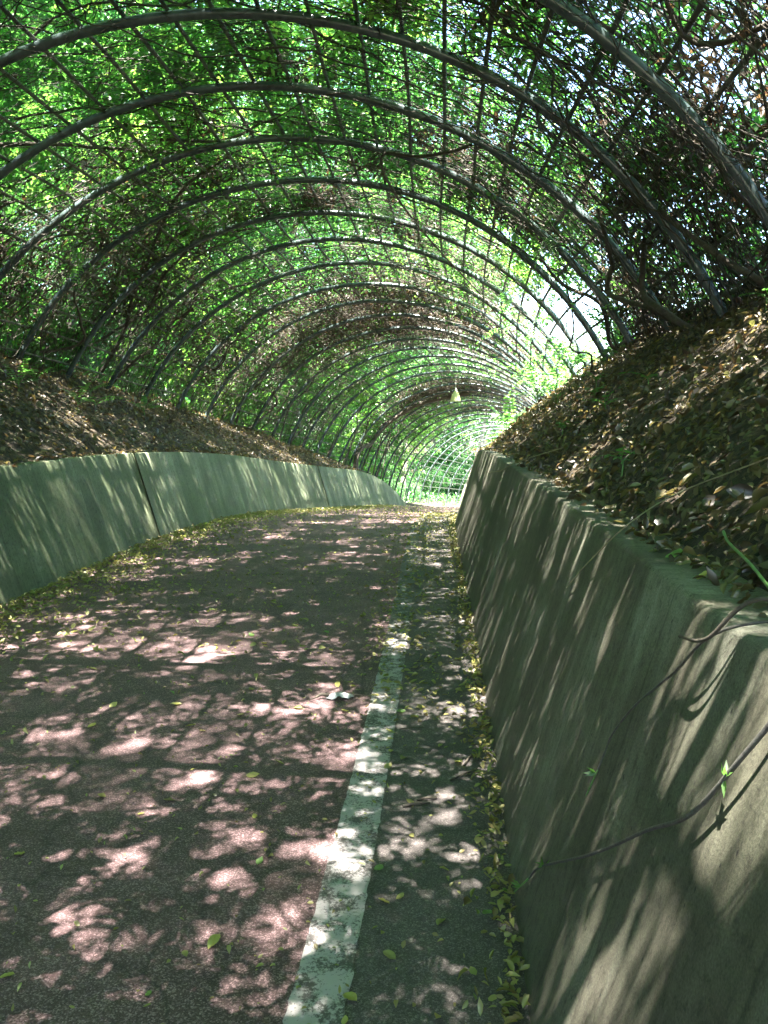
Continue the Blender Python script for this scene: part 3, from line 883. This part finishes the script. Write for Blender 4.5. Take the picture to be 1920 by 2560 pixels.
# single leaves that can be picked out
def leaf_mesh(name, seed, mat):
    g = np.random.default_rng(seed)
    m = 9; s = np.linspace(0, 1, m)
    w = np.sin(np.pi * s ** .85) ** .8 * .27 * g.uniform(.85, 1.25)
    w[-1] = 0.004; w[0] = .012
    bend = g.uniform(-.5, .6); curl = g.uniform(.15, .5); side = g.uniform(-.2, .2)
    cx = s - .5; cz = bend * (s - .5) ** 2 * .7
    cyy = side * (s - .5) ** 2
    rows = []
    for f in (-1, -.5, 0, .5, 1):
        rows.append(np.stack([cx, cyy + f * w, cz + abs(f) * w * curl + .02 * g.normal(0, 1, m) * abs(f)], -1))
    V = np.stack(rows, 1).reshape(-1, 3)
    V[:, 2] -= V[:, 2].min()
    F = grid(m, 5)
    st = np.array([[-.5, -.006, cz[0]], [-.5, .006, cz[0]], [-.72, .004 + side * .2, cz[0] + .03], [-.72, -.004 + side * .2, cz[0] + .03]])
    st[:, 2] -= rows[0][:, 2].min()
    V = np.vstack([V, st]); F = np.vstack([F, [[45, 46, 47, 48]]])
    o = mesh_np(name, V, F, mat, smooth=True)
    me = o.data; bpy.data.objects.remove(o); return me

def mat_single(name, a, b_, tr):
    m, nt, b = new_mat(name); nt.nodes.remove(b)
    c = coords(nt)
    col = ramp(nt, noise(nt, c, 5, 4, .7), [(.35, a), (.65, b_)])
    D = nt.nodes.new('ShaderNodeBsdfDiffuse'); T = nt.nodes.new('ShaderNodeBsdfTranslucent'); T.inputs[0].default_value = tuple(tr) + (1,)
    nt.links.new(col, D.inputs[0])
    mx = nt.nodes.new('ShaderNodeMixShader'); mx.inputs[0].default_value = .3
    nt.links.new(D.outputs[0], mx.inputs[1]); nt.links.new(T.outputs[0], mx.inputs[2])
    gl = nt.nodes.new('ShaderNodeBsdfGlossy'); gl.inputs['Roughness'].default_value = .4
    m2 = nt.nodes.new('ShaderNodeMixShader'); m2.inputs[0].default_value = .05
    nt.links.new(mx.outputs[0], m2.inputs[1]); nt.links.new(gl.outputs[0], m2.inputs[2])
    nt.links.new(m2.outputs[0], nt.nodes['Material Output'].inputs[0])
    return m
LM = {'yellow': mat_single('yellow_leaf', (.30, .27, .06), (.38, .36, .11), (.4, .36, .08)),
      'green': mat_single('green_leaf', (.10, .17, .045), (.16, .25, .075), (.14, .27, .05)),
      'brown': mat_single('brown_leaf', (.10, .06, .03), (.2, .13, .06), (.2, .1, .04)),
      'orange': mat_single('orange_leaf', (.30, .16, .05), (.40, .24, .09), (.4, .2, .06)),
      'olive': mat_single('olive_leaf', (.17, .17, .055), (.26, .24, .09), (.26, .26, .06))}
LME = {c: [leaf_mesh('fallen_leaf', 31 * i + len(c), LM[c]) for i in range(4)] for c in LM}

def fallen(pos, nrm, size, color, label, group, yaw=None):
    ob = bpy.data.objects.new('fallen_leaf', random.choice(LME[color]))
    q = Vector(nrm).to_track_quat('Z', 'Y') @ Matrix.Rotation(random.uniform(0, 6.28) if yaw is None else yaw, 3, 'Z').to_quaternion()
    ob.rotation_mode = 'QUATERNION'; ob.rotation_quaternion = q
    ob.location = pos; ob.scale = (size,) * 3
    link(ob); return tag(ob, label, 'leaf', group)

cnt = 0
for i in range(110):
    t = 1.5 + 6 * rng.uniform() ** 1.3; o = rng.uniform(-1.6, 1.36)
    c = rng.choice(['yellow', 'green', 'olive'], p=[.42, .18, .4])
    fallen(P(t, o, .006), (rng.normal(0, .2), rng.normal(0, .2), 1), rng.uniform(.025, .06), c, f'single {c} leaf fallen on the red asphalt', f'{c} leaves on the red asphalt')
for i in range(42):
    t = 1.4 + 5 * rng.uniform(); o = rng.uniform(1.5, 1.88)
    c = rng.choice(['yellow', 'green', 'olive'], p=[.5, .2, .3])
    fallen(P(t, o, .01), (rng.normal(0, .2), rng.normal(0, .2), 1), rng.uniform(.03, .055), c, f'small {c} leaf on the grey verge', f'{c} leaves on the grey verge')
for i in range(48):
    t = 1.3 + 4 * rng.uniform(); o = W_R - .02 - rng.exponential(.035)
    c = rng.choice(['yellow', 'olive', 'green'], p=[.45, .4, .15])
    fallen(P(t, o, .03), (rng.normal(0, .5), rng.normal(0, .5), 1), rng.uniform(.024, .046), c, f'curled {c} leaf in the drift at the right wall foot', f'{c} leaves at the right wall foot')
for i in range(85):
    t = 2.9 + 5 * rng.uniform() ** 1.1; o = 2.45 + 1.7 * rng.uniform()
    nr = ground_frame(np.array([t]), np.array([o]))[0] + rng.normal(0, .25, 3)
    c = rng.choice(['brown', 'olive', 'orange', 'yellow'], p=[.35, .35, .1, .2])
    fallen(G(t, o, .035), nr, rng.uniform(.009, .0135) * min(t, 6), c, f'larger {c} leaf on the right bank litter', f'{c} leaves on the right bank')
nr = ground_frame(np.array([2.4]), np.array([2.6]))[0]
fallen(G(2.4, 2.42, .03), nr, .075, 'green', 'bright green leaf lying on the right wall top edge', None, .5)
fallen(G(2.1, 2.41, .03), nr, .05, 'yellow', 'pale yellow leaf on the right wall top near the vine runner', None, 1.5)

# dead grey leaf curled up on the asphalt
def dead_leaf():
    root = empty('dead_leaf', P(4.33, 1.22, .004)); root.rotation_euler.z = .15
    tag(root, 'curled pale grey dead leaf with dark stalk on asphalt beside line', 'leaf')
    g = np.random.default_rng(5); m, k = 14, 11
    s = np.linspace(0, 1, m); w = np.sin(np.pi * s ** .9) ** .7 * .034 + .002
    V = []
    for i in range(m):
        for j in range(k):
            a = (j / (k - 1) - .5) * (2.6 + .8 * math.sin(i * .8))
            V.append(((s[i] - .5) * .15, math.sin(a) * w[i] * (1 + .06 * g.normal()), .018 - math.cos(a) * w[i] * .62 * -1 + .003 * g.normal()))
    V = np.array(V); V[:, 2] -= V[:, 2].min() - .002
    mesh_np('blade', V, grid(m, k), mat_simple('dead_grey_leaf', (.22, .22, .23), (.48, .47, .48), 40, .6), root, smooth=True)
    V, F = tube(spline([(-.06, 0, .02), (-.1, .012, .022), (-.13, .0, .012), (-.17, -.02, .006)], 12), np.linspace(.012, .002, 12), 6)
    mesh_np('stalk', V, F, M['stem'], root, smooth=True)
    V, F = tube(spline([(.06, .0, .012), (.09, .01, .01), (.12, .012, .006)], 8), np.linspace(.008, .002, 8), 5)
    mesh_np('tip', V, F, M['stem'], root, smooth=True)
dead_leaf()
for (t, o, a, l, r, lab) in [(3.12, 1.67, .25, .055, .006, 'short thick dark twig on the grey verge'), (3.17, 1.71, .2, .04, .0055, 'shorter dark twig lying behind another on the verge'),
                            (3.9, 1.62, .1, .06, .003, 'thin pale straw twig beside the white line'), (3.4, 1.86, .7, .08, .005, 'dark twig caught in leaves by right wall foot'), (3.55, 1.88, 1.2, .06, .005, 'little dark twig leaning in the wall foot drift')]:
    c = P(t, o, .012); d = np.array([math.cos(a), math.sin(a), .02])
    V, F = tube(spline([-d * l, d * l * .1 + np.array([0, 0, .004]), d * l], 7), [r, r * 1.05, r, r * .95, r, r * .9, r * .8], 6)
    ob = fix_tris(mesh_np('twig', V, F, M['stem'], smooth=True)); ob.location = c; tag(ob, lab, 'twig')

# ------------------------------------------------------------------ runners trailing over the right wall
def wall_pt(t, s, lift=.012):
    """s = 0 at the foot, 1 at the top edge of the right wall, above 1 on the bank"""
    if s <= 1:
        return P(t, W_R + BAT * s - lift * .95, WH_R * s + lift * .3)
    return G(t, W_R + BAT + (s - 1) * 1.0, lift * 2)

def sprig(loc, n, size, spread=1.2):
    """a tuft of small pointed leaves"""
    pos = np.repeat(np.array(loc)[None], n, 0); ax = rng.normal(0, spread * .5, (n, 3)) + np.array([-.5, .1, .5])
    return leaf_cloud(pos, ax, rand_dirs(n), np.full(n, size) * rng.uniform(.7, 1.2, n), np.full(n, size * .3), .3)

def runner(ts, r0, r1, label, tip=True, tufts=(), mat='grey_stem', lift=.012):
    pts = np.array([wall_pt(t, s, lift * q) for t, s, q in ts])
    n = 48; p = spline(pts, n); o = p[0].copy()
    root = empty('vine_runner', o); tag(root, label, 'vine')
    k = int(n * .84) if tip else n - 1
    V, F = tube(p[:k + 1] - o, np.linspace(r0, (r0 + r1) / 2, k + 1), 7)
    fix_tris(mesh_np('stem', V, F, M[mat], root, smooth=True))
    if tip:
        V, F = tube(p[k:] - o, np.linspace((r0 + r1) / 2, r1, n - k), 6)
        fix_tris(mesh_np('shoot_tip', V, F, M['green_stem'], root, smooth=True))
    for f in tufts:
        V, F = sprig(p[int(f * (n - 1))] - o, 5, .03)
        mesh_np('leaf_tuft', V, F, M['plant_leaf'], root, rnd=np.full(len(V), .6))
    return root
runner([(1.3, 1.0, 1), (1.37, .87, 2), (1.48, .73, 2), (1.65, .62, 2), (1.9, .45, 2), (2.29, .22, 1.5), (2.4, .13, 1), (2.51, .03, 1)], .0048, .0018, 'long grey vine runner sagging down the near right wall to its foot', True, (.2, .72, .95))
runner([(1.5, 1.2, 2), (1.6, 1.0, 2), (1.79, .87, 2), (1.96, .75, 2), (2.07, .65, 1.5), (2.1, .6, 1), (2.11, .55, 1), (2.13, .48, 1)], .0032, .0014, 'thin vine runner with a green tip halfway down the right wall', True, (.88,))
runner([(1.38, 1.12, 3), (1.54, 1.01, 4), (1.62, .97, 4), (1.76, .94, 4)], .005, .002, 'short dark twig jutting over the right wall top edge', False, mat='stem')
runner([(2.5, 1.37, 4), (2.88, 1.23, 4), (2.6, 1.01, 4), (2.93, .9, 2), (3.1, .82, 1.5), (3.21, .77, 1)], .0024, .001, 'straw coloured dry stalk hanging over the right wall edge', False, mat='straw')
runner([(5.9, 1.3, 3), (6.4, 1.02, 3), (7.2, .93, 2), (8.3, .85, 2)], .004, .0015, 'thin pale stalk drooping across the far part of right wall', False, mat='straw')
runner([(2.34, 1.2, 3), (2.2, 1.17, 4), (1.87, 1.11, 4), (1.6, 1.07, 3)], .004, .003, 'green stem lying on the litter above the near right wall', False, mat='green_stem')

# ------------------------------------------------------------------ seedlings and fronds on the banks
def frond_mesh(seed, nl, ll, lw, length, arch):
    g = np.random.default_rng(seed)
    pairs = (nl - 1) // 2
    s = np.linspace(0, 1, 10)
    path = np.stack([s * length * (1 - .15 * arch), 0 * s, length * arch * (s - 1.25 * s * s)], -1)
    b = Bag(); b.tube(path, np.linspace(.004, .0012, 10), 4)
    Vs, Fs, n = [b.V[0]], [b.F[0]], b.n
    ps, ax = [], []
    for i in range(pairs):
        f = .2 + .75 * i / pairs
        c = np.array([np.interp(f, s, path[:, k]) for k in range(3)])
        for sd in (-1, 1):
            ps.append(c); ax.append((.35, sd, -.15 + g.normal(0, .12)))
    ps.append(path[-1]); ax.append((1, 0, -.5))
    ps, ax = np.array(ps), np.array(ax)
    taper = np.concatenate([np.repeat(np.sin(np.linspace(.6, 2.4, pairs)), 2), [.9]])
    m = len(ps); aa = ax / np.linalg.norm(ax, axis=1)[:, None]
    nr = np.array([0, 0, 1.]) + g.normal(0, .2, (m, 3))
    sdv = np.cross(aa, nr); sdv /= np.linalg.norm(sdv, axis=1)[:, None]
    L = (ll * taper)[:, None]; W = (lw * taper)[:, None]
    rows = [ps, ps + aa * L * .3 + sdv * W * .5, ps + aa * L * .7 + sdv * W * .38, ps + aa * L - nr * L * .12, ps + aa * L * .7 - sdv * W * .38, ps + aa * L * .3 - sdv * W * .5]
    V = np.stack(rows, 1).reshape(-1, 3); i6 = np.arange(m)[:, None] * 6
    F = np.concatenate([i6 + [[0, 3, 2, 1]], i6 + [[0, 5, 4, 3]]], 0) + n
    V = np.vstack([Vs[0], V]); F = np.vstack([Fs[0], F])
    o = mesh_np('frond', V, F, M['plant_leaf'], rnd=np.clip(g.normal(.5, .2, len(V)) * 0 + g.uniform(.2, .9), 0, 1))
    me = o.data; bpy.data.objects.remove(o); return me
FR = [frond_mesh(7, 15, .065, .03, .42, .35), frond_mesh(8, 13, .06, .026, .36, .5), frond_mesh(9, 17, .07, .03, .5, .3)]
FS = [frond_mesh(17, 7, .05, .026, .16, .4), frond_mesh(18, 5, .055, .032, .13, .3)]
def plant(pos, n, scale, label, group=None, stem=.18, small=False, name='seedling', elev=(.1, .9)):
    root = empty(name, pos); tag(root, label, 'plant', group)
    V, F = tube(spline([(0, 0, -.04), (.01, .005, stem * .5 * scale), (.0, .02, stem * scale)], 6), np.linspace(.006, .003, 6) * scale, 5)
    mesh_np('stem', V, F, M['green_stem'], root, smooth=True)
    for i in range(n):
        ob = link(bpy.data.objects.new('frond', random.choice(FS if small else FR)), root)
        ob.location = (0, 0, stem * scale * rng.uniform(.5, 1.0))
        ob.rotation_euler = (rng.normal(0, .2), -rng.uniform(*elev), i * 2.4 + rng.uniform(-.4, .4))
        ob.scale = (scale * rng.uniform(.8, 1.15),) * 3
    return root
for (t, o, n, s, lab) in [(9.3, 4.0, 12, 1.5, 'bushy bright green pinnate seedling between two right arch feet'),
                          (10.6, 3.95, 11, 1.4, 'green pinnate seedling at the foot of the fifth right arch'),
                          (12.0, 3.6, 12, 1.6, 'dark green leafy seedling on the crest of the right bank'),
                          (14.0, 3.3, 12, 1.7, 'green ferny seedling leaning off the right bank crest'),
                          (16.5, 2.9, 12, 1.8, 'bright green seedling hanging over the end of the right wall'),
                          (18.5, 2.7, 10, 1.6, 'low green seedling spreading just above the far right wall'),
                          (13.2, 3.85, 12, 1.8, 'leafy seedling growing inside the right trellis near the sky gap'),
                          (11.2, 4.15, 10, 1.6, 'tall green seedling standing against the right trellis bars'),
                          (15.2, 3.7, 11, 1.8, 'spreading green seedling beside the far right arch feet'),
                          (6.9, 4.3, 9, 1.0, 'small pinnate seedling at the nearest right arch foot'),
                          (7.6, 4.5, 10, 1.2, 'blue green seedling behind the nearest right arch foot')]:
    plant(G(t, o), n, s, lab)
for i, (t, o, n) in enumerate([(7.4, 3.1, 5), (6.2, 2.95, 6), (5.6, 3.1, 4), (6.9, 2.75, 4), (8.4, 3.3, 5), (5.0, 3.6, 4), (9.6, 3.1, 4), (4.1, 2.62, 3)]):
    plant(G(t, o, .02), n, 1.0, 'tiny green seedling sprouting from the right bank leaf litter', 'tiny seedlings on the right bank', .08, True)
for i in range(14):
    t = 6.4 + i * .55 + rng.uniform(-.2, .2)
    plant(G(t, -rng.uniform(2.6, 4.2), .02), int(rng.integers(4, 8)), rng.uniform(.7, 1.1), 'dim green seedling on the shaded left bank', 'seedlings on the left bank', .12, False)
# shoots hanging into the tunnel
for i, (t, d, s) in enumerate([(12.6, 52, .9), (13.4, 45, 1.0), (11.4, 77, .7), (15, 50, 1.1), (10.2, 128, .9), (16.4, 44, 1.2), (9.4, 52, .8), (17.6, 40, 1.2)]):
    root = empty('hanging_shoot', S(t, d, -.02)); tag(root, 'green pinnate shoot hanging from the trellis roof into the tunnel', 'vine', 'shoots hanging into the tunnel')
    for j in range(5):
        ob = link(bpy.data.objects.new('frond', random.choice(FR)), root)
        ob.rotation_euler = (rng.normal(0, .3), rng.uniform(.2, 1.1), j * 1.3 + rng.uniform(-.4, .4)); ob.scale = (s,) * 3
        ob.location = (rng.normal(0, .08), rng.normal(0, .08), -rng.uniform(0, .25))
